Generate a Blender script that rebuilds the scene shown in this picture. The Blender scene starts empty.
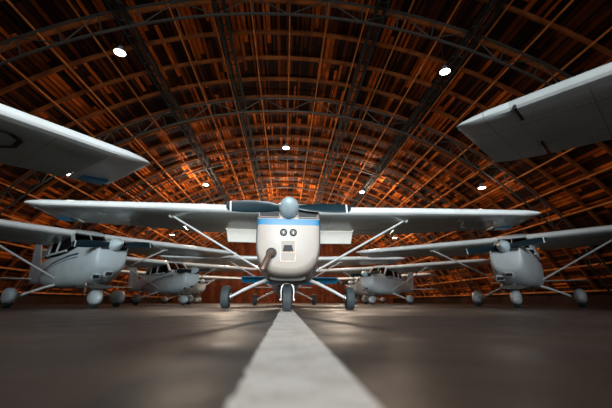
import bpy, math, random
from mathutils import Vector, Matrix
random.seed(7)
sc = bpy.context.scene
col = sc.collection
R = math.radians

# ------------------------------------------------------------------ materials
def mat(name, color, rough=.5, metal=0., spec=.5, coat=0., noise=0., nscale=4., emit=None, estr=0., alpha=None, bump=0., bscale=40.):
    m = bpy.data.materials.new(name); m.use_nodes = True
    nt = m.node_tree; b = nt.nodes['Principled BSDF']
    b.inputs['Base Color'].default_value = (*color, 1)
    b.inputs['Roughness'].default_value = rough
    b.inputs['Metallic'].default_value = metal
    b.inputs['Specular IOR Level'].default_value = spec
    b.inputs['Coat Weight'].default_value = coat
    b.inputs['Coat Roughness'].default_value = .08
    if emit:
        b.inputs['Emission Color'].default_value = (*emit, 1); b.inputs['Emission Strength'].default_value = estr
    tc = nt.nodes.new('ShaderNodeTexCoord')
    if noise:
        n = nt.nodes.new('ShaderNodeTexNoise'); n.inputs['Scale'].default_value = nscale; n.inputs['Detail'].default_value = 6
        nt.links.new(tc.outputs['Object'], n.inputs['Vector'])
        r = nt.nodes.new('ShaderNodeMapRange')
        r.inputs['From Min'].default_value = .3; r.inputs['From Max'].default_value = .7
        r.inputs['To Min'].default_value = 1 - noise; r.inputs['To Max'].default_value = 1.0
        nt.links.new(n.outputs['Fac'], r.inputs['Value'])
        mx = nt.nodes.new('ShaderNodeVectorMath'); mx.operation = 'SCALE'
        mx.inputs[0].default_value = color
        nt.links.new(r.outputs['Result'], mx.inputs['Scale'])
        nt.links.new(mx.outputs['Vector'], b.inputs['Base Color'])
    if bump:
        n2 = nt.nodes.new('ShaderNodeTexNoise'); n2.inputs['Scale'].default_value = bscale
        nt.links.new(tc.outputs['Object'], n2.inputs['Vector'])
        bp = nt.nodes.new('ShaderNodeBump'); bp.inputs['Strength'].default_value = bump; bp.inputs['Distance'].default_value = .02
        nt.links.new(n2.outputs['Fac'], bp.inputs['Height']); nt.links.new(bp.outputs['Normal'], b.inputs['Normal'])
    return m

def M_(nt, op, a, b=None, c=None):
    n = nt.nodes.new('ShaderNodeMath'); n.operation = op
    for i, v in enumerate((a, b, c)):
        if v is None: continue
        if isinstance(v, (int, float)): n.inputs[i].default_value = v
        else: nt.links.new(v, n.inputs[i])
    return n.outputs[0]

def mixcol(nt, fac, a, b):
    n = nt.nodes.new('ShaderNodeMix'); n.data_type = 'RGBA'
    if isinstance(fac, (int, float)): n.inputs[0].default_value = fac
    else: nt.links.new(fac, n.inputs[0])
    for s, v in ((6, a), (7, b)):
        if isinstance(v, tuple): n.inputs[s].default_value = (*v, 1)
        else: nt.links.new(v, n.inputs[s])
    return n.outputs[2]

BLUE = (.002, .13, .27)
def body_paint(name, base, kind):
    """aircraft skin: paint with livery bands that follow the body in its own coordinates, plus panel grime"""
    m = mat(name, base, rough=.5, coat=.25); m.node_tree.nodes['Principled BSDF'].inputs['Coat Roughness'].default_value = .35
    nt = m.node_tree; b = nt.nodes['Principled BSDF']
    tc = nt.nodes.new('ShaderNodeTexCoord'); sp = nt.nodes.new('ShaderNodeSeparateXYZ')
    nt.links.new(tc.outputs['Object'], sp.inputs[0]); x, y, z = sp.outputs
    n = nt.nodes.new('ShaderNodeTexNoise'); n.inputs['Scale'].default_value = 3; n.inputs['Detail'].default_value = 7
    nt.links.new(tc.outputs['Object'], n.inputs['Vector'])
    c = mixcol(nt, M_(nt, 'MULTIPLY', M_(nt, 'SUBTRACT', n.outputs['Fac'], .45), 1.6), base, tuple(v * .72 for v in base))
    if kind == 'blue':
        aft = M_(nt, 'MAXIMUM', M_(nt, 'ADD', y, 1.3), 0.)
        band = M_(nt, 'ADD', z, M_(nt, 'MULTIPLY', aft, .38))
        f = M_(nt, 'LESS_THAN', M_(nt, 'ABSOLUTE', M_(nt, 'SUBTRACT', band, 1.41)), .05)
        c = mixcol(nt, f, c, BLUE)
        f2 = M_(nt, 'MULTIPLY', M_(nt, 'LESS_THAN', M_(nt, 'ABSOLUTE', M_(nt, 'SUBTRACT', band, 1.33)), .05), M_(nt, 'GREATER_THAN', y, -.9))
        c = mixcol(nt, f2, c, BLUE)
        # side edge band
        f3 = M_(nt, 'MULTIPLY', M_(nt, 'GREATER_THAN', M_(nt, 'ABSOLUTE', x), .508), M_(nt, 'LESS_THAN', z, 1.41))
        f3 = M_(nt, 'MULTIPLY', f3, M_(nt, 'LESS_THAN', y, -1.2))
        c = mixcol(nt, f3, c, BLUE)
    elif kind == 'stripe':
        curve = M_(nt, 'MULTIPLY', M_(nt, 'POWER', M_(nt, 'ABSOLUTE', M_(nt, 'ADD', y, .9)), 1.5), .075)
        band = M_(nt, 'ADD', z, curve)
        for cen, hw in ((1.42, .03), (1.33, .014)):
            f = M_(nt, 'LESS_THAN', M_(nt, 'ABSOLUTE', M_(nt, 'SUBTRACT', band, cen)), hw)
            f = M_(nt, 'MULTIPLY', f, M_(nt, 'GREATER_THAN', y, -.9))
            c = mixcol(nt, f, c, (.03, .045, .06))
    nt.links.new(c, b.inputs['Base Color'])
    return m

def wing_paint(name, base, rough):
    """painted sheet metal with rib seams, rivet rows and oily smudges"""
    m = mat(name, base, rough=rough, coat=.3)
    nt = m.node_tree; b = nt.nodes['Principled BSDF']
    tc = nt.nodes.new('ShaderNodeTexCoord'); sp = nt.nodes.new('ShaderNodeSeparateXYZ')
    nt.links.new(tc.outputs['Object'], sp.inputs[0]); x, y, z = sp.outputs
    n = nt.nodes.new('ShaderNodeTexNoise'); n.inputs['Scale'].default_value = 1.6; n.inputs['Detail'].default_value = 8
    nt.links.new(tc.outputs['Object'], n.inputs['Vector'])
    c = mixcol(nt, M_(nt, 'MULTIPLY', M_(nt, 'SUBTRACT', n.outputs['Fac'], .42), 2.2), base, tuple(v * .66 for v in base))
    fx = M_(nt, 'ABSOLUTE', M_(nt, 'SUBTRACT', M_(nt, 'FRACT', M_(nt, 'DIVIDE', x, .92)), .5))
    seam = M_(nt, 'GREATER_THAN', fx, .494)
    fy = M_(nt, 'ABSOLUTE', M_(nt, 'SUBTRACT', y, .42))
    seam = M_(nt, 'MAXIMUM', seam, M_(nt, 'LESS_THAN', fy, .006))
    # rivets: dots along the seams
    dot = M_(nt, 'MULTIPLY', M_(nt, 'GREATER_THAN', M_(nt, 'ABSOLUTE', M_(nt, 'SUBTRACT', M_(nt, 'FRACT', M_(nt, 'DIVIDE', x, .055)), .5)), .3),
             M_(nt, 'LESS_THAN', M_(nt, 'ABSOLUTE', M_(nt, 'SUBTRACT', y, .38)), .008))
    c = mixcol(nt, M_(nt, 'MULTIPLY', seam, .55), c, (.06, .06, .06))
    c = mixcol(nt, M_(nt, 'MULTIPLY', dot, .5), c, (.8, .8, .78))
    nt.links.new(c, b.inputs['Base Color'])
    return m

WHITE = (.66, .66, .64)
MB_blue = body_paint('white_blue_paint', (.29, .245, .215), 'blue')
MB_str = body_paint('white_striped_paint', (.42, .48, .51), 'stripe')
MB_plain = body_paint('plain_white_paint', (.42, .45, .47), 'none')
MW_main = wing_paint('wing_paint', (.42, .47, .45), .28)
MW_dull = wing_paint('dull_wing_paint', (.44, .46, .46), .42)
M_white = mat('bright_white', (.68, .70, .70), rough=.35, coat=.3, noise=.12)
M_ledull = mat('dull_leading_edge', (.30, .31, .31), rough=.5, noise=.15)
M_flap = mat('flap_lit_cream', (.90, .87, .80), rough=.4, noise=.08)  # cream lifted well above the wing paint so the lowered flap looks front-lit
M_blue = mat('blue_paint', (.004, .26, .52), rough=.35, coat=.4, noise=.15)
M_metal = mat('bare_metal', (.55, .56, .57), rough=.3, metal=.9, noise=.2, nscale=12)
M_dmetal = mat('dark_metal', (.10, .10, .10), rough=.4, metal=.8, noise=.3, nscale=10)
M_exh = mat('exhaust_metal', (.30, .20, .15), rough=.45, metal=.7, noise=.4, nscale=14)
M_belly = mat('belly_dark', (.06, .055, .05), rough=.7)  # plain dark, rough finish for the belly piece
M_black = mat('cavity_shade_black', (.012, .012, .014), rough=.7)  # black plates carry the shade of openings that are not cut
M_tire = mat('tire_rubber', (.035, .045, .05), rough=.7, noise=.3, nscale=20)
M_prop = mat('propeller_paint', (.005, .017, .024), rough=.4)
M_spin = mat('spinner_paint', (.50, .62, .68), rough=.35, metal=.0, coat=.4, noise=.1)
M_panel = mat('panel_paint', (.26, .22, .195), rough=.55, noise=.1)
M_strip = mat('black_line', (.01, .01, .01), rough=.6)
M_red = mat('red_lens', (.5, .02, .01), rough=.2, coat=1)
M_green = mat('green_lens', (.02, .4, .12), rough=.2, coat=1)
M_lens = mat('lamp_lens', (.45, .45, .42), rough=.08, metal=.6, coat=1)
M_seat = mat('seat_cloth', (.05, .05, .055), rough=.9)

M_glass = bpy.data.materials.new('cabin_glass'); M_glass.use_nodes = True
nt = M_glass.node_tree; nt.nodes.clear()
o_ = nt.nodes.new('ShaderNodeOutputMaterial'); mx = nt.nodes.new('ShaderNodeMixShader'); tr = nt.nodes.new('ShaderNodeBsdfTransparent'); gl = nt.nodes.new('ShaderNodeBsdfGlossy'); fr = nt.nodes.new('ShaderNodeFresnel')
tr.inputs[0].default_value = (.55, .62, .62, 1); gl.inputs['Roughness'].default_value = .04; fr.inputs[0].default_value = 1.6
nt.links.new(fr.outputs[0], mx.inputs[0]); nt.links.new(tr.outputs[0], mx.inputs[1]); nt.links.new(gl.outputs[0], mx.inputs[2]); nt.links.new(mx.outputs[0], o_.inputs[0])

# ------------------------------------------------------------------ mesh kit
class MB:
    def __init__(s): s.v = []; s.f = []; s.mi = []; s.cur = 0; s.sm = []
    def face(s, ids, smooth=True): s.f.append(tuple(ids)); s.mi.append(s.cur); s.sm.append(smooth)
    def loft(s, rings, closed=True, cap0=True, cap1=True, smooth=True):
        b = len(s.v); n = len(rings[0])
        for r in rings: s.v += [tuple(p) for p in r]
        for i in range(len(rings) - 1):
            for j in range(n if closed else n - 1):
                k = (j + 1) % n
                s.face((b + i*n + j, b + i*n + k, b + (i+1)*n + k, b + (i+1)*n + j), smooth)
        if cap0: s.face([b + j for j in range(n)][::-1], False)
        if cap1: s.face([b + (len(rings)-1)*n + j for j in range(n)], False)
        return s
    def box(s, c, d, rot=None):
        hx, hy, hz = d[0]/2, d[1]/2, d[2]/2
        P = [Vector((x, y, z)) for z in (-hz, hz) for x, y in ((-hx, -hy), (hx, -hy), (hx, hy), (-hx, hy))]
        if rot: P = [rot @ p for p in P]
        P = [p + Vector(c) for p in P]
        s.loft([P[:4], P[4:]], smooth=False); return s
    def bar(s, a, b, w, h=None, up=(0, 0, 1)):
        """rectangular bar a->b, w across, h along 'up'"""
        a = Vector(a); b = Vector(b); h = h or w; d = (b - a).normalized(); u = Vector(up)
        sx = d.cross(u)
        if sx.length < 1e-4: sx = d.cross(Vector((0, 1, 0)))
        sx.normalize(); u = sx.cross(d).normalized()
        q = [sx*w/2 + u*h/2, -sx*w/2 + u*h/2, -sx*w/2 - u*h/2, sx*w/2 - u*h/2]
        s.loft([[a + p for p in q], [b + p for p in q]], smooth=False); return s
    def tube(s, pts, r, n=12, cap=True):
        pts = [Vector(p) for p in pts]; rs = r if isinstance(r, (list, tuple)) else [r]*len(pts)
        rings = []; ref = None
        for i, p in enumerate(pts):
            d = (pts[min(i+1, len(pts)-1)] - pts[max(i-1, 0)]).normalized()
            if ref is None:
                ref = d.cross(Vector((0, 0, 1)));
                if ref.length < 1e-3: ref = d.cross(Vector((1, 0, 0)))
            ref = (ref - d*ref.dot(d)).normalized(); w = d.cross(ref)
            rings.append([p + (ref*math.cos(2*math.pi*k/n) + w*math.sin(2*math.pi*k/n))*rs[i] for k in range(n)])
        s.loft(rings, cap0=cap, cap1=cap); return s
    def lathe(s, c, axis, prof, n=24, cap0=False, cap1=False):
        """prof: (distance along axis, radius)"""
        c = Vector(c); ax = Vector(axis).normalized(); e = ax.orthogonal().normalized(); w = ax.cross(e)
        s.loft([[c + ax*t + (e*math.cos(2*math.pi*k/n) + w*math.sin(2*math.pi*k/n))*max(r, 1e-4) for k in range(n)] for t, r in prof], cap0=cap0, cap1=cap1); return s
    def slab(s, quad, t=.008):
        q = [Vector(p) for p in quad]; nrm = (q[1]-q[0]).cross(q[2]-q[0]).normalized()*t/2
        s.loft([[p - nrm for p in q], [p + nrm for p in q]], smooth=False); return s
    def build(s, name, mats, parent=None, sharp=38):
        me = bpy.data.meshes.new(name); me.from_pydata(s.v, [], s.f); 
        mats = mats if isinstance(mats, (list, tuple)) else [mats]
        for m in mats: me.materials.append(m)
        me.polygons.foreach_set('material_index', s.mi); me.polygons.foreach_set('use_smooth', s.sm)
        import bmesh
        bm = bmesh.new(); bm.from_mesh(me); bmesh.ops.recalc_face_normals(bm, faces=bm.faces); bm.to_mesh(me); bm.free()
        me.set_sharp_from_angle(angle=R(sharp)); me.update()
        o = bpy.data.objects.new(name, me); col.objects.link(o)
        if parent: o.parent = parent
        return o

def tag(o, label=None, cat=None, group=None, kind=None):
    if label: o['label'] = label
    if cat: o['category'] = cat
    if group: o['group'] = group
    if kind: o['kind'] = kind
    return o
def empty(name, loc, rz=0., ry=0.):
    o = bpy.data.objects.new(name, None); col.objects.link(o); o.location = loc; o.rotation_euler = (0, ry, rz); o.empty_display_size = .2
    return o
def copy_tree(o, parent=None):
    c = o.copy(); col.objects.link(c)
    if parent: c.parent = parent
    for ch in list(o.children): copy_tree(ch, c)
    return c

def sup(y, hw, zb, zt, nt_=3., nb=3., n=40, cx=0., split=.5):
    zc = zb + (zt - zb)*split; out = []
    for k in range(n):
        a = 2*math.pi*k/n; c, s = math.cos(a), math.sin(a); e = nt_ if s >= 0 else nb
        x = hw*math.copysign(abs(c)**(2/e), c); hz = (zt - zc) if s >= 0 else (zc - zb)
        out.append((cx + x, y, zc + hz*math.copysign(abs(s)**(2/e), s)))
    return out

AU = [(0, 0), (.004, .022), (.018, .043), (.06, .065), (.2, .083), (.35, .084), (.5, .072), (.72, .044), (1, .004)]
AL = [(1, -.002), (.72, -.016), (.5, -.026), (.35, -.040), (.2, -.046), (.07, -.044), (.02, -.034), (.004, -.018)]
def airfoil(c0=0., c1=1.):
    """airfoil outline between chord fractions"""
    def z(tab, t):
        tab = sorted(tab)
        for (a, za), (b, zb) in zip(tab, tab[1:]):
            if a <= t <= b: return za + (zb - za)*(t - a)/(b - a)
        return tab[-1][1]
    up = [p for p in AU if c0 <= p[0] <= c1]; lo = [p for p in AL if c0 <= p[0] <= c1]
    if c0 > 0: up = [(c0, z(AU, c0))] + [p for p in up if p[0] > c0]; lo = [p for p in lo if p[0] > c0] + [(c0, z(AL + [(0, 0)], c0))]
    if c1 < 1: up = [p for p in up if p[0] < c1] + [(c1, z(AU, c1))]; lo = [(c1, z(AL, c1))] + [p for p in lo if p[0] < c1]
    return up + lo
def INC(ax): return -.15 if ax < 2.2 else -.15 + .06*min(1., (ax - 2.2)/2.5)
def section(x, yl, ch, z, th=1., c0=0., c1=1., inc=None):
    if inc is None: inc = INC(abs(x))
    return [(x, yl + t*ch, z + h*ch*th + t*ch*inc) for t, h in airfoil(c0, c1)]

# ------------------------------------------------------------------ aircraft
SP = 5.70
WZ, DIH = 2.12, .012
def wing_at(ax):
    """leading edge y, chord, z at span |x|"""
    if ax <= 2.6: return 0., 1.63, WZ + DIH*ax
    t = (ax - 2.6)/(SP - 2.6)
    return .06*t, 1.63 - .27*t, WZ + DIH*ax
def pt_wing(ax, frac, below=-.04):
    yl, ch, z = wing_at(ax); return yl + ch*frac, z + below*ch + INC(ax)*ch*frac

def aircraft(name, loc, rz, body, wingm, pants, flaps_down=False, blue_corner=False, blue_tail=False, letter=False, blade_rot=0., ry=0., le_mat=None, stall_slot=False, face=False):
    root = empty(name, loc, rz, ry)
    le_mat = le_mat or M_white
    # --- fuselage
    f = MB()
    S = [(-.55, .56, .56, 1.73, 3.6, 3.2), (-.42, .575, .56, 1.72, 3.4, 3.2), (.1, .61, .55, 1.60, 3.6, 3.4), (.9, .62, .55, 1.56, 3.6, 3.4), (1.7, .56, .56, 1.58, 3.4, 3.2),
         (2.2, .50, .61, 1.62, 3, 3), (2.9, .40, .68, 1.62, 2.6, 2.6), (3.8, .27, .75, 1.48, 2.4, 2.4), (4.8, .15, .80, 1.28, 2.2, 2.2), (5.6, .06, .84, 1.12, 2, 2)]
    f.loft([sup(*s[:4], s[4], s[5]) for s in S]); f.build('fuselage', body, root)
    # --- cowling
    c = MB()
    S = [(-1.82, .32, 1.06, 1.66, 3.2, 2.4), (-1.80, .365, .98, 1.70, 3.4, 2.5), (-1.74, .395, .92, 1.72, 3.6, 2.6), (-1.55, .43, .80, 1.745, 3.8, 2.8), (-1.2, .48, .67, 1.755, 3.8, 3), (-.85, .525, .59, 1.75, 3.6, 3.1), (-.552, .558, .558, 1.735, 3.6, 3.2)] if not face else [(-1.82, .45, .68, 1.66, 4, 2.6), (-1.80, .495, .62, 1.715, 4.6, 2.7), (-1.74, .522, .58, 1.745, 5.2, 2.8), (-1.6, .53, .555, 1.76, 5, 2.9), (-1.15, .538, .54, 1.77, 4.6, 3), (-.552, .558, .558, 1.735, 3.6, 3.2)]
    c.loft([sup(*s[:4], s[4], s[5]) for s in S]); cow = c.build('engine_cowling', body, root)
    for s_ in (-1, 1):
        a = MB(); iw = 1. if face else .72; prof = [(s_*x_*iw, z_) for x_, z_ in ((.15, 1.50), (.17, 1.48), (.44, 1.48), (.475, 1.50), (.475, 1.57), (.44, 1.605), (.17, 1.61), (.15, 1.59))]
        a.loft([[(x, -1.845, z) for x, z in prof], [(x, -1.79, z) for x, z in prof]], smooth=False)
        inl = a.build('air_inlet', M_black, root)
        rim = MB(); pr = prof + prof[:1]
        rim.tube([(x, -1.842, z) for x, z in pr], .009, 8); rim.build('inlet_lip', body, inl)
    # landing lights
    for x in (-.078, .078) if face else ():
        l = MB(); l.lathe((x, -1.81, 1.235), (0, -1, 0), [(0, .058), (.03, .058), (.034, .052), (.03, .044), (.012, .042)], 20); lo = l.build('landing_light', M_dmetal, root)
        l = MB(); l.lathe((x, -1.835, 1.235), (0, -1, 0), [(-.02, .043), (.002, .04), (.012, .02), (.014, .001)], 20); l.build('lens', M_lens, lo)
    if not face:
        for gx, gz, gy in ((.0, .90, -1.70), (-.24, .82, -1.56)):
            a = MB(); a.box((gx, gy, gz), (.16, .16, .10), Matrix.Rotation(R(28), 3, 'X')); gl_ = a.build('intake_grille', M_dmetal, root)
            a = MB(); a.box((gx, gy - .004, gz - .002), (.19, .14, .13), Matrix.Rotation(R(28), 3, 'X')); a.build('grille_surround', body, gl_)
    # chin intake with its panel
    a = MB(); ci = .93 if face else .80; prof = [(-.085, ci), (.085, ci), (.062, ci + .10), (-.062, ci + .10)]
    if face: a.loft([[(x, -1.84, z) for x, z in prof], [(x, -1.78, z) for x, z in prof]], smooth=False); ch = a.build('chin_intake', M_black, root)
    if face:
        p = MB(); p.box((0, -1.821, ci + .01), (.23, .012, .33)); p.build('intake_panel', M_panel, ch)
        p = MB()
        for a_, b_ in (((-.115, -.155), (.115, -.155)), ((-.115, -.01), (.115, -.01)), ((-.115, .175), (.115, .175)), ((-.115, -.155), (-.115, .175)), ((.115, -.155), (.115, .175))): p.bar((a_[0], -1.828, ci + a_[1]), (b_[0], -1.828, ci + b_[1]), .008, .008)
        p.build('panel_seam', M_exh, ch)
    # exhaust pipe
    if not face: pass
    e = MB(); e.tube([(-.26, -1.70, .90), (-.26, -1.86, .90), (-.29, -1.93, .86), (-.38, -2.0, .62)], [.052, .052, .048, .044], 14, cap=False)
    if face:
        q = MB(); q.tube([(-.26, -1.78, .90), (-.26, -1.838, .90)], .085, 20); q.build('exhaust_port', M_black, root)
    e.tube([(-.378, -1.998, .63), (-.379, -1.999, .625)], .042, 14)
    if face: e.build('exhaust_pipe', [M_exh], root)
    else:
        e = MB(); e.tube([(-.30, -1.2, .66), (-.30, -1.25, .50), (-.30, -1.20, .40)], .035, 12); e.build('exhaust_pipe', [M_exh], root)
    # belly cowl flap / scoop
    b = MB(); b.loft([sup(-1.45, .30, .50, .60, 3, 3), sup(-1.2, .34, .47, .62, 3, 3), sup(-.5, .30, .50, .62, 3, 3)]); b.build('cowl_flap', M_belly, root)
    # --- propeller
    p = MB(); p.lathe((0, -1.80, 1.635), (0, -1, 0), [(0, .10), (.04, .10)], 20, True, True); hub = p.build('propeller', M_dmetal, root)
    s_ = MB(); s_.lathe((0, -1.84, 1.635), (0, -1, 0), [(0, .162), (.03, .168), (.12, .158), (.23, .128), (.33, .085), (.40, .045), (.435, .018), (.44, .001)], 28, True); s_.build('spinner', M_spin, hub)
    for sd in (0, 1):
        bl = MB(); rings = []; rot = Matrix.Rotation(blade_rot + math.pi*sd, 3, 'Y')
        for r, chd, tw, th in ((.10, .08, 60, .05), (.18, .12, 55, .04), (.32, .17, 56, .03), (.55, .20, 62, .022), (.75, .195, 66, .018), (.92, .17, 68, .014), (.985, .13, 69, .010), (1.01, .06, 69, .006)):
            tw = R(90 - tw) if sd == 0 else R(90 - tw)
            ring = []
            for k in range(12):
                a = 2*math.pi*k/12; u, w = chd/2*math.cos(a), th/2*math.sin(a)
                ring.append(rot @ Vector((r, u*math.sin(tw) + w*math.cos(tw), u*math.cos(tw) - w*math.sin(tw))) + Vector((0, -1.90, 1.635)))
            rings.append(ring)
        bl.loft(rings)
        ob = bl.build('propeller_blade', [M_prop, M_white], hub)
        # white tip mark
        for pl in ob.data.polygons:
            c_ = pl.center - Vector((0, -1.90, 1.635))
            if False: pl.material_index = 1
        tm = MB(); rr = []
        for r, chd in ((.925, .172), (.95, .155)):
            ring = []
            for k in range(12):
                a = 2*math.pi*k/12; tw2 = R(21.9); u, w = chd/2*math.cos(a), .018/2*math.sin(a)
                ring.append(rot @ Vector((r, u*math.sin(tw2) + w*math.cos(tw2), u*math.cos(tw2) - w*math.sin(tw2))) + Vector((0, -1.90, 1.635)))
            rr.append(ring)
        tm.loft(rr); tm.build('tip_stripe', M_white, ob)
    # --- cabin
    g = MB(); A = [(-.50, -.44, 1.69), (.50, -.44, 1.69), (.42, .12, 2.16), (-.42, .12, 2.16)]
    g.slab(A); w = g.build('windshield', M_glass, root)
    q = MB(); q.bar((0, -.45, 1.69), (0, .12, 2.17), .02, .03)
    for s_ in (-1, 1): q.bar((s_*.51, -.46, 1.68), (s_*.43, .12, 2.18), .05, .05)
    q.bar((-.52, -.45, 1.69), (.52, -.45, 1.69), .05, .05); q.build('windshield_frame', body, root)
    rf = MB(); rf.loft([sup(y, hw, zb, zt, 3, 6) for y, hw, zb, zt in ((.06, .40, 2.13, 2.19), (.2, .46, 2.10, 2.27), (.9, .47, 2.08, 2.29), (1.65, .44, 2.06, 2.23), (1.8, .40, 2.04, 2.14))]); rf.build('cabin_roof', body, root)
    for s_ in (-1, 1):
        posts = [(-.42, 1.70, .10, 2.12), (.95, 1.56, .95, 2.12), (1.72, 1.57, 1.70, 2.08)]
        d = MB()
        for y0, z0, y1, z1 in posts: d.bar((s_*.53, y0, z0), (s_*.455, y1, z1), .05, .075, up=(0, 1, 0))
        d.bar((s_*.55, .0, 1.58), (s_*.55, 1.75, 1.57), .05, .05); d.build('window_posts', body, root)
        for (ya, za, yb, zb_), (yc, zc, yd, zd) in ((( -.35, 1.68, .92, 1.58), (.92, 2.10, .14, 2.10)), ((.98, 1.58, 1.68, 1.58), (1.67, 2.07, .98, 2.10))):
            wn = MB(); wn.slab([(s_*.53, ya, za), (s_*.53, yb, zb_), (s_*.455, yc, zc), (s_*.455, yd, zd)], .006); wn.build('side_window', M_glass, root)
        dh = MB(); dh.bar((s_*.585, .55, 1.30), (s_*.585, .70, 1.30), .015, .02); dh.build('door_handle', M_metal, root)
    rw = MB(); rw.slab([(-.42, 1.78, 2.08), (.42, 1.78, 2.08), (.36, 2.85, 1.63), (-.36, 2.85, 1.63)]); rw.build('rear_window', M_glass, root)
    for s_ in (-1, 1):
        rp = MB(); rp.bar((s_*.43, 1.72, 2.09), (s_*.37, 2.9, 1.62), .05, .05); rp.build('rear_window_frame', body, root)
    for s_ in (-1, 1):
        st = MB(); st.box((s_*.24, .75, 1.42), (.40, .10, .62), Matrix.Rotation(R(-8), 3, 'X')); st.box((s_*.24, .52, 1.2), (.42, .48, .14)); st.box((s_*.24, .80, 1.82), (.24, .08, .16)); st.build('seat', M_seat, root)
    # --- wings
    for s_ in (-1, 1):
        w = MB(); rings = []
        for ax in (.40, 1.2, 2.0, 2.6, 3.3, 4.0, 4.7, 5.25):
            yl, chd, z = wing_at(ax); rings.append(section(s_*ax, yl, chd, z, c1=.74))
        w.loft(rings)
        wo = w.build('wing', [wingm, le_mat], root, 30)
        for pl in wo.data.polygons:      # leading edge recoloured, the front light it catches put into the colour
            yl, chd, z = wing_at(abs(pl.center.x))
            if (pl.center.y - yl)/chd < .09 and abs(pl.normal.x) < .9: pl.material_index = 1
        # flap
        if flaps_down:      # outer part of the trailing edge stays fixed
            w = MB(); w.loft([section(s_*ax, *wing_at(ax)[:2], wing_at(ax)[2], c0=.755) for ax in (1.62, 2.62)]); w.build('trailing_edge_panel', wingm, root, 30)
        w = MB(); rings = []; ang = R(33 if flaps_down else 0)
        for ax in ((.60, 1.0, 1.3, 1.60) if flaps_down else (.62, 1.3, 2.0, 2.62)):
            yl, chd, z = wing_at(ax); rs = []
            hy, hz = yl + .755*chd, z + INC(ax)*.755*chd - .012
            for (x, y, zz) in section(s_*ax, yl, chd, z, c0=.755):
                dy, dz = y - hy, zz - hz
                rs.append((x, hy + dy*math.cos(ang) + dz*math.sin(ang), hz - dy*math.sin(ang) + dz*math.cos(ang) - (.04 if flaps_down else 0)))
            rings.append(rs)
        w.loft(rings)
        fl = w.build('flap', M_flap if flaps_down else wingm, root, 30)
        if flaps_down:
            bt = MB(); rr = []
            for ax in (.60, 1.60):
                yl, chd, z = wing_at(ax); hy, hz = yl + .755*chd, z + INC(ax)*.755*chd - .012
                ps = []
                for u in (.30, .385):
                    for dd in (-.024, .01):
                        ps.append((s_*ax, hy + u*math.cos(ang), hz - .05 - u*math.sin(ang) + dd))
                rr.append([ps[0], ps[1], ps[3], ps[2]])
            bt.loft(rr, smooth=False); bt.build('flap_stripe', M_blue, fl)
        # aileron with pressed ribs
        w = MB(); rings = []
        xe = 5.2
        for ax in (2.68, 3.3, 4.0, 4.7, xe):
            yl, chd, z = wing_at(ax); rings.append(section(s_*ax, yl, chd, z, c0=.755))
        w.loft(rings)
        k = 2.74
        while k < xe - .02:
            yl, chd, z = wing_at(k)
            a_ = (s_*k, yl + .78*chd, z - .010*chd + INC(k)*.78*chd - .004); b_ = (s_*k, yl + .985*chd, z - .003*chd + INC(k)*chd - .002)
            w.tube([a_, b_], [.008, .004], 6); k += .085
        w.build('aileron', wingm, root, 30)
        # rounded tip
        w = MB(); rings = []
        for t in (0, .35, .65, .85, .96, 1.):
            ax = 5.252 + t*(SP + .15 - 5.252); yl, chd, z = wing_at(ax)
            k_ = math.sqrt(max(0., 1 - t*t)); 
            ee = 1 - math.sqrt(max(0., 1 - t*t)); rk = .07 if stall_slot else .11; yy = yl + rk*ee; c2 = chd - rk*ee - .05*t**3
            rings.append(section(s_*ax, yy, c2, z + .02*t, th=max(.12, k_)))
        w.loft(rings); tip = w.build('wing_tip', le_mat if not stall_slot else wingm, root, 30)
        nl = MB(); yl, chd, z = wing_at(SP + .1); nl.lathe((s_*(SP + .12), yl + .20, z + .03), (s_, -.6, 0), [(0, .035), (.03, .03), (.055, .012), (.06, .001)], 12, True); nl.build('navigation_light', M_red if s_ > 0 else M_green, root)
        if blue_corner:
            bc = MB(); rings = []
            for ax in (5.36, 5.72):
                yl, chd, z = wing_at(ax)
                rings.append([(x, y, zz - .014 if zz < z else zz + .0) for x, y, zz in section(s_*ax, yl, chd, z - .002, c0=.78, c1=.95)])
            bc.loft(rings); bc.build('blue_corner_panel', M_blue, root)
        if stall_slot:
            ss = MB(); yl, chd, z = wing_at(5.1); ss.bar((s_*5.2, yl + .0, z - .035), (s_*5.2, yl + .24, z - .080), .03, .05); ss.build('dark_slot', M_strip, root)
            ss = MB(); ss.bar((s_*5.2, yl + .95, z - .125), (s_*5.2, yl + 1.15, z - .125), .02, .03); ss.build('aileron_gap', M_strip, root)
        # fuel drain / fairing bumps
        bp = MB(); yy, zz = pt_wing(2.55, .34); bp.loft([sup(yy - .22, .02, zz - .02, zz + .03), sup(yy - .08, .06, zz - .05, zz + .05), sup(yy + .1, .055, zz - .04, zz + .05), sup(yy + .25, .015, zz, zz + .04)]) if False else None
        # strut
        yy, zz = pt_wing(2.74, .30, -.02)
        top = Vector((s_*2.74, yy, zz)); bot = Vector((s_*.56, .42, .80)); stt = MB(); rings = []
        for t in (0, .04, .5, .96, 1.):
            p_ = top.lerp(bot, t); w_ = .075 if 0 < t < 1 else .05
            rings.append([p_ + Vector((0, w_*math.cos(a), 0)) + Vector((.5*s_, 0, .86))*(.052*math.sin(a)) for a in [2*math.pi*k/14 for k in range(14)]])
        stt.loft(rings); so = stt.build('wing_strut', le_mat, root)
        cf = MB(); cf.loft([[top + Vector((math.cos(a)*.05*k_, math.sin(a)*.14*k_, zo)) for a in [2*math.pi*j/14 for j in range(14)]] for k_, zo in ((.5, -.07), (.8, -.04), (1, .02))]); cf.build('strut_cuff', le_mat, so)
        # horizontal tail
        h = MB(); rings = []
        for ax in (.06, 1.0, 1.70): rings.append(section(s_*ax, 4.72 + .12*ax, .62 - .13*ax, .99, th=.6, c1=1., inc=-.03))
        h.loft(rings); hs = h.build('horizontal_stabilizer', M_white if not blue_tail else M_blue, root)
        h = MB(); rings = []
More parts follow.
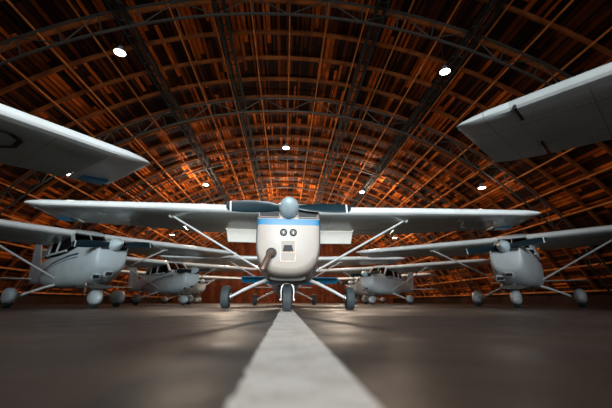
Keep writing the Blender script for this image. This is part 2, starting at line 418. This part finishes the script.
        for ax in (.10, 1.0, 1.76): rings.append([(x, y, z) for x, y, z in section(s_*ax, 5.33, .42 - .08*ax, .985, th=.55, inc=-.55 if blue_tail else -.03)])
        h.loft(rings); h.build('elevator', M_blue if blue_tail else body, root)
    # fin
    v = MB(); v.loft([[(y2, 0) for y2 in ()] or [(th*.5*math.sin(2*math.pi*k/16), yl + chd*(.5 - .5*math.cos(2*math.pi*k/16)), z) for k in range(16)] for yl, chd, z, th in ((3.9, 1.5, 1.2, .10), (4.45, .95, 1.45, .09), (5.05, .50, 2.42, .06), (5.09, .44, 2.47, .02))]); v.build('vertical_fin', body, root)
    v = MB(); v.loft([[(th*.5*math.sin(2*math.pi*k/16), yl + chd*(.5 - .5*math.cos(2*math.pi*k/16)), z) for k in range(16)] for yl, chd, z, th in ((5.42, .42, 1.0, .07), (5.42, .46, 1.5, .07), (5.56, .40, 2.40, .05), (5.58, .34, 2.45, .02))]); v.build('rudder', body, root)
    # --- landing gear
    for s_ in (-1, 1):
        hubp = Vector((s_*1.30, .88, .27)); a = Vector((s_*.42, .70, .66)); lg = MB(); rings = []
        for t, w_, h_ in ((0, .09, .045), (.3, .08, .04), (.7, .065, .035), (1., .05, .03)):
            p_ = a.lerp(hubp, t) + Vector((0, 0, .025*math.sin(math.pi*t)))
            nrm = Vector((.42*s_, 0, .9))
            rings.append([p_ + Vector((0, w_*math.cos(q_), 0)) + nrm*h_*math.sin(q_) for q_ in [2*math.pi*k/14 for k in range(14)]])
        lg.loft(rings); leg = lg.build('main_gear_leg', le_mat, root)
        br = MB(); br.lathe((s_*1.30, .88, .26), (s_, 0, 0), [(-.02, .05), (.0, .085), (.03, .085)], 20, True, True); br.build('brake_disc', M_metal, leg)
        r_ = .255; cx = s_*1.42
        t = MB(); t.lathe((cx, .88, r_), (1, 0, 0), [(-.065, .13), (-.088, .16), (-.095, .20), (-.085, .235), (-.055, .252), (-.018, .2549), (-.014, .248), (.014, .248), (.018, .2549), (.055, .252), (.085, .235), (.095, .20), (.088, .16), (.065, .13)], 40); wh = t.build('main_wheel', M_tire, root)
        t = MB(); t.lathe((cx, .88, r_), (1, 0, 0), [(-.07, .02), (-.075, .05), (-.045, .10), (-.068, .135), (.068, .135), (.045, .10), (.075, .05), (.07, .02)], 28, True, True); t.build('wheel_hub', M_metal, wh)
        if pants:
            pn = MB(); pn.loft([sup(.88 + y, hw, zb, zt, 2.4, 2.6, 28, cx) for y, hw, zb, zt in ((-.42, .02, .27, .33), (-.38, .08, .20, .42), (-.25, .135, .13, .50), (0, .155, .10, .54), (.25, .12, .14, .50), (.5, .06, .24, .42), (.66, .015, .32, .36))]); pn.build('wheel_fairing', body, root)
    # nose gear
    r_ = .215; ny = -1.12
    t = MB(); t.lathe((0, ny, r_), (1, 0, 0), [(-.05, .11), (-.075, .14), (-.082, .17), (-.07, .20), (-.04, .213), (-.012, .2149), (-.01, .208), (.01, .208), (.012, .2149), (.04, .213), (.07, .20), (.082, .17), (.075, .14), (.05, .11)], 40); nw = t.build('nose_wheel', M_tire, root)
    t = MB(); t.lathe((0, ny, r_), (1, 0, 0), [(-.06, .02), (-.062, .05), (-.04, .09), (-.055, .115), (.055, .115), (.04, .09), (.062, .05), (.06, .02)], 24, True, True); t.build('wheel_hub', M_metal, nw)
    g = MB()
    g.tube([(0, ny + .02, .46), (0, ny + .05, .60)], .032, 16); g.tube([(0, ny + .05, .56), (0, ny + .10, .82)], .045, 16)
    fork = [(-.105, ny, .20), (-.112, ny, .34), (-.10, ny, .42), (-.06, ny + .01, .465), (0, ny + .01, .48), (.06, ny + .01, .465), (.10, ny, .42), (.112, ny, .34), (.105, ny, .20)]
    g.tube(fork, [.016, .018, .019, .021, .024, .021, .019, .018, .016], 10)
    for s_ in (-1, 1):
        g.tube([(s_*.045, ny - .05, .50), (s_*.04, ny - .10, .555), (s_*.025, ny - .05, .61)], .011, 8)
        g.tube([(s_*.04, ny + .05, .62), (s_*.17, ny + .16, .60)], .012, 8); g.lathe((s_*.105, ny, .20), (s_, 0, 0), [(0, .028), (.02, .028), (.025, .015)], 12, True, True)
    g.box((0, ny - .03, .56), (.14, .05, .035)); g.box((0, ny - .02, .62), (.11, .06, .03)); g.tube([(.07, ny, .54), (.15, ny - .02, .55)], .022, 10)
    g.build('nose_gear_strut', M_metal, root)
    if pants:
        pn = MB(); pn.loft([sup(ny + y, hw, zb, zt, 2.4, 2.6, 28) for y, hw, zb, zt in ((-.36, .02, .24, .30), (-.32, .075, .16, .36), (-.2, .125, .10, .44), (0, .142, .08, .49), (.22, .11, .12, .45), (.42, .05, .20, .36), (.54, .012, .27, .31))]); pn.build('wheel_fairing', body, root)
    if letter:  # outlined registration character, underside, outboard
        yl, chd, z = wing_at(3.75)
        def up(x, fr):
            yl, chd, z = wing_at(x); return Vector((x, yl + chd*fr, z - .05*chd + INC(x)*chd*fr - .004))
        ps = [up(3.5, .24), up(4.22, .23), up(4.36, .31), up(4.36, .45), up(4.22, .54), up(3.5, .55)]
        L = MB()
        for a_, b_ in zip(ps, ps[1:] + ps[:1]): L.bar(a_, b_, .055, .012)
        L.build('registration_mark', M_strip, root)
    return root

MAIN = aircraft('light_aircraft', (.055, 7.10, 0), R(-1.0), MB_blue, MW_main, False, flaps_down=True, blue_corner=True, blue_tail=True, face=True, ry=R(.6))
tag(MAIN, 'white high-wing propeller airplane with blue nose band, centred astride the white floor line', 'airplane')
NL = aircraft('light_aircraft', (-5.47, .10, 0), R(53.3), MB_str, MW_main, True, blue_corner=True, letter=True)
tag(NL, 'nearest airplane on the left, only its wing with blue tip corner reaching in above', 'airplane', )
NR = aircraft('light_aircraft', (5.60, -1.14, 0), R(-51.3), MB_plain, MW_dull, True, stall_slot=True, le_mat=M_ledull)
tag(NR, 'nearest airplane on the right, only its dull grey wing reaching in overhead', 'airplane')
L1 = aircraft('light_aircraft', (-5.95, 10.4, 0), R(48), MB_str, MW_main, True, blade_rot=R(-6))
tag(L1, 'white airplane with thin dark side stripes and wheel fairings, parked at far left', 'airplane')
L2 = copy_tree(L1); L2.location = (-5.8, 18.2, 0); L2.rotation_euler = (0, 0, R(45))
tag(L2, 'smaller-looking white striped airplane parked behind the far left airplane, facing right', 'airplane')
R1 = aircraft('light_aircraft', (7.25, 10.2, 0), R(-42), MB_plain, MW_main, True, blade_rot=R(-4))
tag(R1, 'plain white airplane with rounded wheel fairings, parked angled at the right', 'airplane')
R2 = copy_tree(R1); R2.location = (5.6, 20.0, 0); R2.rotation_euler = (0, 0, R(-40))
tag(R2, 'plain white airplane standing behind the right one, just right of the main wheel', 'airplane')
L3 = copy_tree(L1); L3.location = (-7.6, 27.6, 0); L3.rotation_euler = (0, 0, R(45))
tag(L3, 'most distant white striped airplane in the left row', 'airplane')
R3 = copy_tree(R1); R3.location = (6.6, 29., 0); R3.rotation_euler = (0, 0, R(-42))
tag(R3, 'most distant plain white airplane in the right row', 'airplane')
C2 = aircraft('light_aircraft', (.0, 15.8, 0), R(1), MB_plain, MW_main, False)
tag(C2, 'airplane hidden directly behind the centre one, its wheels and wings showing behind', 'airplane')

# ------------------------------------------------------------------ hangar shell
H = 9.0; RAD = 15.3; ZC = H - RAD; SPR = .7
Y0, Y1 = -11., 43.
AMAX = math.acos((SPR - ZC)/RAD); XW = RAD*math.sin(AMAX)
def arch(a, dr=0.): return (RAD - dr)*math.sin(a), ZC + (RAD - dr)*math.cos(a)
PU = .133*H                      # spacing along the arc

# ceiling boards
M_boards = bpy.data.materials.new('roof_boards'); M_boards.use_nodes = True
nt = M_boards.node_tree; b = nt.nodes['Principled BSDF']; uv = nt.nodes.new('ShaderNodeUVMap'); sp = nt.nodes.new('ShaderNodeSeparateXYZ')
nt.links.new(uv.outputs[0], sp.inputs[0]); U, V = sp.outputs[0], sp.outputs[1]
iu = M_(nt, 'FLOOR', M_(nt, 'DIVIDE', U, .16)); wn0 = nt.nodes.new('ShaderNodeTexWhiteNoise'); wn0.noise_dimensions = '1D'; nt.links.new(iu, wn0.inputs['W'])
iv = M_(nt, 'FLOOR', M_(nt, 'ADD', M_(nt, 'DIVIDE', V, 2.46), M_(nt, 'MULTIPLY', wn0.outputs['Value'], 2.)))
cb = nt.nodes.new('ShaderNodeCombineXYZ'); nt.links.new(iu, cb.inputs[0]); nt.links.new(iv, cb.inputs[1])
wn = nt.nodes.new('ShaderNodeTexWhiteNoise'); wn.noise_dimensions = '2D'; nt.links.new(cb.outputs[0], wn.inputs['Vector'])
cr = nt.nodes.new('ShaderNodeValToRGB'); nt.links.new(wn.outputs['Value'], cr.inputs[0])
el = cr.color_ramp.elements; el[0].color = (.010, .004, .002, 1); el[1].color = (.85, .18, .015, 1)
e_ = el.new(.35); e_.color = (.05, .012, .003, 1); e_ = el.new(.6); e_.color = (.5, .10, .009, 1)
mp = nt.nodes.new('ShaderNodeMapping'); mp.inputs['Scale'].default_value = (9, 1.2, 1); nt.links.new(uv.outputs[0], mp.inputs[0])
nz = nt.nodes.new('ShaderNodeTexNoise'); nz.inputs['Scale'].default_value = 1.5; nz.inputs['Detail'].default_value = 8; nt.links.new(mp.outputs[0], nz.inputs[0])
cb2 = nt.nodes.new('ShaderNodeCombineXYZ'); nt.links.new(M_(nt, 'FLOOR', M_(nt, 'DIVIDE', U, PU/2)), cb2.inputs[0]); nt.links.new(M_(nt, 'FLOOR', M_(nt, 'DIVIDE', V, 1.23)), cb2.inputs[1])
wb = nt.nodes.new('ShaderNodeTexWhiteNoise'); wb.noise_dimensions = '2D'; nt.links.new(cb2.outputs[0], wb.inputs['Vector'])
gap = M_(nt, 'LESS_THAN', M_(nt, 'FRACT', M_(nt, 'DIVIDE', U, .16)), M_(nt, 'ADD', .12, M_(nt, 'MULTIPLY', M_(nt, 'POWER', wn0.outputs['Value'], 2.), .45)))
cc = mixcol(nt, M_(nt, 'MULTIPLY', M_(nt, 'SUBTRACT', nz.outputs['Fac'], .4), 2.2), cr.outputs[0], (.05, .012, .004))
cc = mixcol(nt, M_(nt, 'MULTIPLY', M_(nt, 'LESS_THAN', wb.outputs['Value'], .5), .8), cc, (.02, .006, .003))
cc = mixcol(nt, gap, cc, (.006, .003, .002)); nt.links.new(cc, b.inputs['Base Color']); b.inputs['Roughness'].default_value = .75
b.inputs['Specular IOR Level'].default_value = .08

def arch_shell(name, mat_, r0, r1):
    n = 64; m = bpy.data.meshes.new(name); vs = []; fs = []; uvs = []
    for y in (Y0, Y1):
        for dr in (r0, r1):
            for i in range(n + 1):
                a = -AMAX + 2*AMAX*i/n; x, z = arch(a, dr); vs.append((x, y, z))
    N = n + 1
    for i in range(n):
        fs.append((i, i+1, 2*N+i+1, 2*N+i)); fs.append((N+i+1, N+i, 3*N+i, 3*N+i+1))
        fs.append((i+1, i, N+i, N+i+1)); fs.append((2*N+i, 2*N+i+1, 3*N+i+1, 3*N+i))
    fs.append((0, 2*N, 3*N, N)); fs.append((n, N+n, 3*N+n, 2*N+n))
    m.from_pydata(vs, [], fs); m.materials.append(mat_); ul = m.uv_layers.new(name='UVMap')
    for lp in m.loops:
        x, y, z = vs[lp.vertex_index]; ul.data[lp.index].uv = (math.atan2(x, z - ZC)*RAD + 40, y + 40)
    o = bpy.data.objects.new(name, m); col.objects.link(o); return o
tag(arch_shell('ceiling', M_boards, 0., -.12), kind='structure')

def wood(name, c1, c2, rough=.85):
    m = mat(name, c1, rough=rough, spec=.08); nt = m.node_tree; b = nt.nodes['Principled BSDF']
    tc = nt.nodes.new('ShaderNodeTexCoord'); n = nt.nodes.new('ShaderNodeTexNoise'); n.inputs['Scale'].default_value = 2.2; n.inputs['Detail'].default_value = 6
    nt.links.new(tc.outputs['Object'], n.inputs[0])
    c = mixcol(nt, M_(nt, 'MULTIPLY', M_(nt, 'SUBTRACT', n.outputs['Fac'], .35), 2.4), c1, c2); nt.links.new(c, b.inputs['Base Color']); return m
M_purlin = wood('purlin_wood', (.72, .25, .07), (.35, .09, .02))
M_rib = wood('rib_wood', (.26, .07, .016), (.07, .018, .006))  # wood darkened, with the ribs' shadowed faces put into its colour
M_steel = mat('truss_steel', (.032, .027, .021), rough=.7, metal=.1, noise=.4, nscale=3)
M_gird = mat('girder_steel', (.012, .013, .013), rough=.85, spec=.2)

tn = 0
def trim(mb, m):
    global tn; tn += 1; return tag(mb.build('trim_%d' % tn, m), kind='structure')
# transverse board ribs against the sheathing
k = 0
y = .969*H - 9*1.23 + .5
nseg = 36
while y < Y1 - .2:
    rb = MB(); rings = []
    for i in range(nseg + 1):
        a = -AMAX + 2*AMAX*i/nseg; xa, za = arch(a, .01); xb, zb = arch(a, .15)
        rings.append([(xa, y - .03, za), (xa, y + .03, za), (xb, y + .03, zb), (xb, y - .03, zb)])
    rb.loft(rings, smooth=False); trim(rb, M_rib); y += 1.23
# longitudinal purlins under the ribs
na = int(AMAX*RAD/PU)
for i in range(-na, na + 1):
    a = i*PU/RAD; xa, za = arch(a, .155); u = Vector((math.sin(a), 0, math.cos(a)))
    p = MB(); xb, zb = arch(a, .19)
    p.bar((xb, Y0 + .1, zb), (xb, Y1 - .05, zb), .038, .06, up=u); trim(p, M_purlin)

# steel trusses
TY = [2.6, 7.66, 12.7, 17.75, 22.8, 27.85, 32.9, 37.95, -2.45, -7.5]
TN = ['overhead', 'nearest in view, at the top edge of the picture', 'second in view, above the propeller of the centre airplane', 'third in view', 'fourth in view', 'fifth in view', 'sixth, low behind the centre wing', 'last one, against the back wall', 'behind the viewpoint', 'next to the open front']
first = None
TNL = 30
for j, ty in enumerate(TY):
    if first is None:
        root = empty('roof_truss', (0, ty, 0)); first = root
        for nm, dr in (('upper_chord', .30), ('lower_chord', .92)):
            mb = MB(); rings = []
            for i in range(TNL*2 + 1):
                a = -AMAX*.985 + 2*AMAX*.985*i/(TNL*2); xa, za = arch(a, dr - .024); xb, zb = arch(a, dr + .024)
                rings.append([(xa, -.03, za), (xa, .03, za), (xb, .03, zb), (xb, -.03, zb)])
            mb.loft(rings, smooth=False); mb.build(nm, M_steel, root)
        mb = MB()
        for i in range(TNL):
            a0 = -AMAX*.985 + 2*AMAX*.985*i/TNL; a1 = -AMAX*.985 + 2*AMAX*.985*(i + 1)/TNL
            xa, za = arch(a0, .30); xb, zb = arch(a0, .92); xc, zc = arch(a1, .30); xd, zd = arch(a1, .92)
            mb.bar((xa, 0, za), (xb, 0, zb), .03, .03, up=(0, 1, 0))
            if i % 2: mb.bar((xb, 0, zb), (xc, 0, zc), .025, .025, up=(0, 1, 0))
            else: mb.bar((xa, 0, za), (xd, 0, zd), .025, .025, up=(0, 1, 0))
        mb.build('web', M_steel, root); t = root
    else:
        t = copy_tree(first); t.location = (0, ty, 0)
    tag(t, 'arched lattice steel roof truss, ' + TN[j], 'roof truss', 'steel roof trusses')

# dark longitudinal lattice girders
GX = [(-.53*H, 'far left'), (-.23*H, 'left of centre'), (.30*H, 'right of centre'), (.605*H, 'far right')]
for gx, nm in GX:
    a = math.asin(gx/RAD); g = empty('lattice_girder', (0, 0, 0))
    for part, dr in (('upper_rail', .36), ('lower_rail', .82)):
        mb = MB(); x, z = arch(a, dr)
        for off in (-.13, .13): mb.bar((x + off, Y0 + .3, z), (x + off, Y1 - .1, z), .05, .05)
        mb.build(part, M_gird, g)
    mb = MB(); y = Y0 + .4; x1, z1 = arch(a, .36); x2, z2 = arch(a, .82); q = 0
    while y < Y1 - .8:
        for off in (-.13, .13):
            mb.bar((x1 + off, y, z1), (x2 + off, y + .6, z2), .03, .03) if q % 2 == 0 else mb.bar((x2 + off, y, z2), (x1 + off, y + .6, z1), .03, .03)
        y += .6; q += 1
        mb.bar((x1 - .13, y, z1), (x1 + .13, y, z1), .03, .03)
    mb.build('lacing', M_gird, g)
    tag(g, 'dark lattice girder running lengthwise under the roof, %s' % nm, 'girder', 'lengthwise girders')

# walls
M_wall = wood('wall_planks', (.20, .045, .012), (.05, .012, .006))
nt = M_wall.node_tree; b = nt.nodes['Principled BSDF']; tc = nt.nodes.new('ShaderNodeTexCoord'); sp = nt.nodes.new('ShaderNodeSeparateXYZ'); nt.links.new(tc.outputs['Object'], sp.inputs[0])
xy = M_(nt, 'ADD', sp.outputs[0], sp.outputs[1]); iu = M_(nt, 'FLOOR', M_(nt, 'DIVIDE', xy, .22)); wn = nt.nodes.new('ShaderNodeTexWhiteNoise'); wn.noise_dimensions = '1D'; nt.links.new(iu, wn.inputs['W'])
gp = M_(nt, 'LESS_THAN', M_(nt, 'FRACT', M_(nt, 'DIVIDE', xy, .22)), .10)
src = b.inputs['Base Color'].links[0].from_socket
c = mixcol(nt, M_(nt, 'MULTIPLY', wn.outputs['Value'], .8), src, (.05, .012, .006)); c = mixcol(nt, gp, c, (.006, .004, .003)); nt.links.new(c, b.inputs['Base Color'])
M_dwall = wood('shaded_wall_wood', (.03, .012, .007), (.012, .006, .004))  # darker copy of the wall wood, dimness along the sides put into its colour
for s_, nm in ((-1, 'left'), (1, 'right')):
    w = MB(); w.box((s_*(XW + .06), (Y0 + Y1)/2, SPR/2), (.12, Y1 - Y0, SPR)); tag(w.build('wall_' + nm, M_dwall), kind='structure')
def gable(y, hole):
    w = MB(); n = 40
    pts = [arch(-AMAX + 2*AMAX*i/n) for i in range(n + 1)]
    if not hole:
        ring = [(-XW, 0.)] + pts + [(XW, 0.)]
        w.loft([[(x, y, z) for x, z in ring], [(x, y + .15, z) for x, z in ring]], smooth=False)
    else:
        hx, hz = hole
        for i in range(n):
            (xa, za), (xb, zb) = pts[i], pts[i+1]
            xm = (xa + xb)/2; zlo = hz if abs(xm) < hx else 0.
            w.loft([[(xa, y, zlo), (xb, y, zlo), (xb, y, zb), (xa, y, za)], [(xa, y + .15, zlo), (xb, y + .15, zlo), (xb, y + .15, zb), (xa, y + .15, za)]], smooth=False)
    return w
tag(gable(Y1, None).build('wall_back', M_wall), kind='structure')
tag(gable(Y0 - .15, (9.5, 6.4)).build('wall_front', M_wall), kind='structure')

# ------------------------------------------------------------------ floor
M_floor = bpy.data.materials.new('hangar_floor'); M_floor.use_nodes = True
nt = M_floor.node_tree; b = nt.nodes['Principled BSDF']; tc = nt.nodes.new('ShaderNodeTexCoord')
def nz_(scale, det=6, dist=0., vec=None):
    n = nt.nodes.new('ShaderNodeTexNoise'); n.inputs['Scale'].default_value = scale; n.inputs['Detail'].default_value = det; n.inputs['Distortion'].default_value = dist
    nt.links.new(vec or tc.outputs['Object'], n.inputs[0]); return n.outputs['Fac']
sp = nt.nodes.new('ShaderNodeSeparateXYZ'); nt.links.new(tc.outputs['Object'], sp.inputs[0])
c = mixcol(nt, M_(nt, 'MULTIPLY', M_(nt, 'SUBTRACT', nz_(.8), .3), 2.), (.052, .029, .018), (.016, .010, .008))
c = mixcol(nt, M_(nt, 'MULTIPLY', M_(nt, 'GREATER_THAN', nz_(60, 3), .60), .5), c, (.11, .085, .07))
# dark tar strip along the left of the line, wandering edge
edge = M_(nt, 'ADD', sp.outputs[0], M_(nt, 'MULTIPLY', M_(nt, 'SUBTRACT', nz_(9, 5), .5), .07))
band = M_(nt, 'MULTIPLY', M_(nt, 'GREATER_THAN', edge, -.34), M_(nt, 'LESS_THAN', edge, -.06))
c = mixcol(nt, M_(nt, 'MULTIPLY', band, .92), c, (.012, .014, .016))
# slab joints
sy = M_(nt, 'LESS_THAN', M_(nt, 'ABSOLUTE', M_(nt, 'SUBTRACT', M_(nt, 'FRACT', M_(nt, 'DIVIDE', M_(nt, 'ADD', sp.outputs[1], .9), 4.)), .5)), .004)
c = mixcol(nt, M_(nt, 'MULTIPLY', sy, .6), c, (.03, .025, .02))
nt.links.new(c, b.inputs['Base Color'])
ro = nt.nodes.new('ShaderNodeMapRange'); ro.inputs['From Min'].default_value = .3; ro.inputs['From Max'].default_value = .7; ro.inputs['To Min'].default_value = .38; ro.inputs['To Max'].default_value = .58
nt.links.new(nz_(3), ro.inputs['Value']); nt.links.new(ro.outputs[0], b.inputs['Roughness'])
bp = nt.nodes.new('ShaderNodeBump'); bp.inputs['Strength'].default_value = .5; bp.inputs['Distance'].default_value = .004
nt.links.new(nz_(70, 5), bp.inputs['Height']); nt.links.new(bp.outputs[0], b.inputs['Normal'])
w = MB(); w.box((0, (Y0 + Y1)/2 - 3, -.1), (2*XW + 1, Y1 - Y0 + 8, .2)); tag(w.build('floor', M_floor), kind='structure')

# painted line
M_line = mat('line_paint', (.62, .58, .54), rough=.55)
nt = M_line.node_tree; b = nt.nodes['Principled BSDF']; tc = nt.nodes.new('ShaderNodeTexCoord')
n1 = nz_(7, 7); n2 = nz_(45, 4)
c = mixcol(nt, M_(nt, 'MULTIPLY', M_(nt, 'SUBTRACT', n1, .42), 2.6), (.93, .86, .80), (.58, .50, .45)); c = mixcol(nt, M_(nt, 'MULTIPLY', M_(nt, 'GREATER_THAN', n2, .64), .5), c, (.22, .19, .17))
nt.links.new(c, b.inputs['Base Color'])
w = MB(); rings = []; y = -2.
while y < 42:
    st = .02 if y < 2.5 else .3
    l = -.092 + random.uniform(-.008, .006); r = .160 + random.uniform(-.003, .003)
    rings.append([(l, y, .001), (r, y, .001), (r, y, .003), (l, y, .003)]); y += st
w.loft(rings, smooth=False); tag(w.build('painted_floor_line', M_line), 'wide white guide line painted on the hangar floor, running under the centre airplane', 'floor line')

# ------------------------------------------------------------------ lamps
M_lampglow = mat('lamp_glow', (1, 1, 1), emit=(1., .97, .92), estr=9.)
M_shade = mat('lamp_shade_metal', (.35, .36, .36), rough=.4, metal=.6)
LP = [(-4.84, 8.24, 7.0), (4.83, 8.48, 7.0), (-.07, 14.12, 7.0), (-8.62, 12.93, 5.0), (8.63, 13.47, 5.0), (-4.94, 19.53, 7.0), (4.87, 20.29, 7.0),
      (0, 25.6, 7.0), (-8.6, 25.4, 5.0), (8.6, 25.6, 5.0), (-4.9, 31.2, 7.0), (4.9, 31.4, 7.0), (0, 37, 7.)]
LN = ['upper left, above the nearest left wing', 'upper right, above the nearest right wing', 'straight above the spinner of the centre airplane', 'low left, just below the nearest left wing', 'low right, just below the nearest right wing',
      'over the left half of the centre wing', 'over the right half of the centre wing', 'deep in the hangar on the centre line', 'deep in the hangar, far left', 'deep in the hangar, far right', 'near the back wall, left', 'near the back wall, right', 'last one before the back wall']
LE_ = [3, 3, 80, 10, 36, 480, 520, 1500, 150, 200, 1300, 1300, 500]
proto = None
for (x, y, z), nm, en in zip(LP, LN, LE_):
    zr = ZC + math.sqrt(RAD**2 - x*x) - .15
    root = empty('pendant_lamp', (x, y, z))
    if proto is None:
        s_ = MB(); s_.lathe((0, 0, 0), (0, 0, 1), [(.0, .16), (.02, .165), (.07, .14), (.11, .09), (.20, .06), (.21, .02)], 28, False, True); a_ = s_.build('lamp_shade', M_shade, root)
        s_ = MB(); s_.lathe((0, 0, .012), (0, 0, -1), [(0, .15), (.012, .145), (.02, .08), (.022, .001)], 28, True); b_ = s_.build('lamp_disc', M_lampglow, root)
        proto = (a_, b_)
    else:
        for q in proto:
            cpy = q.copy(); col.objects.link(cpy); cpy.parent = root
    cb_ = MB(); cb_.tube([(0, 0, .2), (0, 0, zr - z)], .012, 6); cb_.build('cable', M_gird, root)
    ld = bpy.data.lights.new('lamp_light', 'POINT'); ld.energy = en; ld.color = (1., .80, .60); ld.shadow_soft_size = .16
    lo = bpy.data.objects.new('lamp_light', ld); col.objects.link(lo); lo.parent = root; lo.location = (0, 0, -.2)
    tag(root, 'round pendant lamp, ' + nm, 'lamp', 'hanging hangar lamps')

# daylight through the open front
ld = bpy.data.lights.new('doorway_daylight', 'AREA'); ld.shape = 'RECTANGLE'; ld.size = 10; ld.size_y = 4.2; ld.energy = 680; ld.spread = R(46); ld.color = (.90, .98, 1.)
lo = bpy.data.objects.new('doorway_daylight', ld); col.objects.link(lo); lo.location = (0, Y0 - .3, 4.4); lo.rotation_euler = (R(83), 0, 0)

w = bpy.data.worlds.new('World'); sc.world = w; w.use_nodes = True
w.node_tree.nodes['Background'].inputs[0].default_value = (.6, .75, .9, 1); w.node_tree.nodes['Background'].inputs[1].default_value = .015

# ------------------------------------------------------------------ camera
f = 333.; p = math.atan((301.5 - 204)/f); ps = math.atan((306 - 285)*math.cos(p)/f)
cd = bpy.data.cameras.new('camera'); cam = bpy.data.objects.new('camera', cd); col.objects.link(cam)
cam.location = (0, 0, .17); cam.rotation_euler = (R(90) + p, 0, -ps)
cd.sensor_width = 36; cd.lens = f/612*36; cd.clip_start = .02
cd.dof.use_dof = True; cd.dof.focus_distance = 5.6; cd.dof.aperture_fstop = .9
sc.camera = cam
sc.view_settings.view_transform = 'Standard'; sc.view_settings.look = 'None'; sc.view_settings.gamma = 1; sc.view_settings.exposure = 0.
sc.view_settings.use_curve_mapping = False
sc.cycles.use_denoising = True
sc.cycles.max_bounces = 8
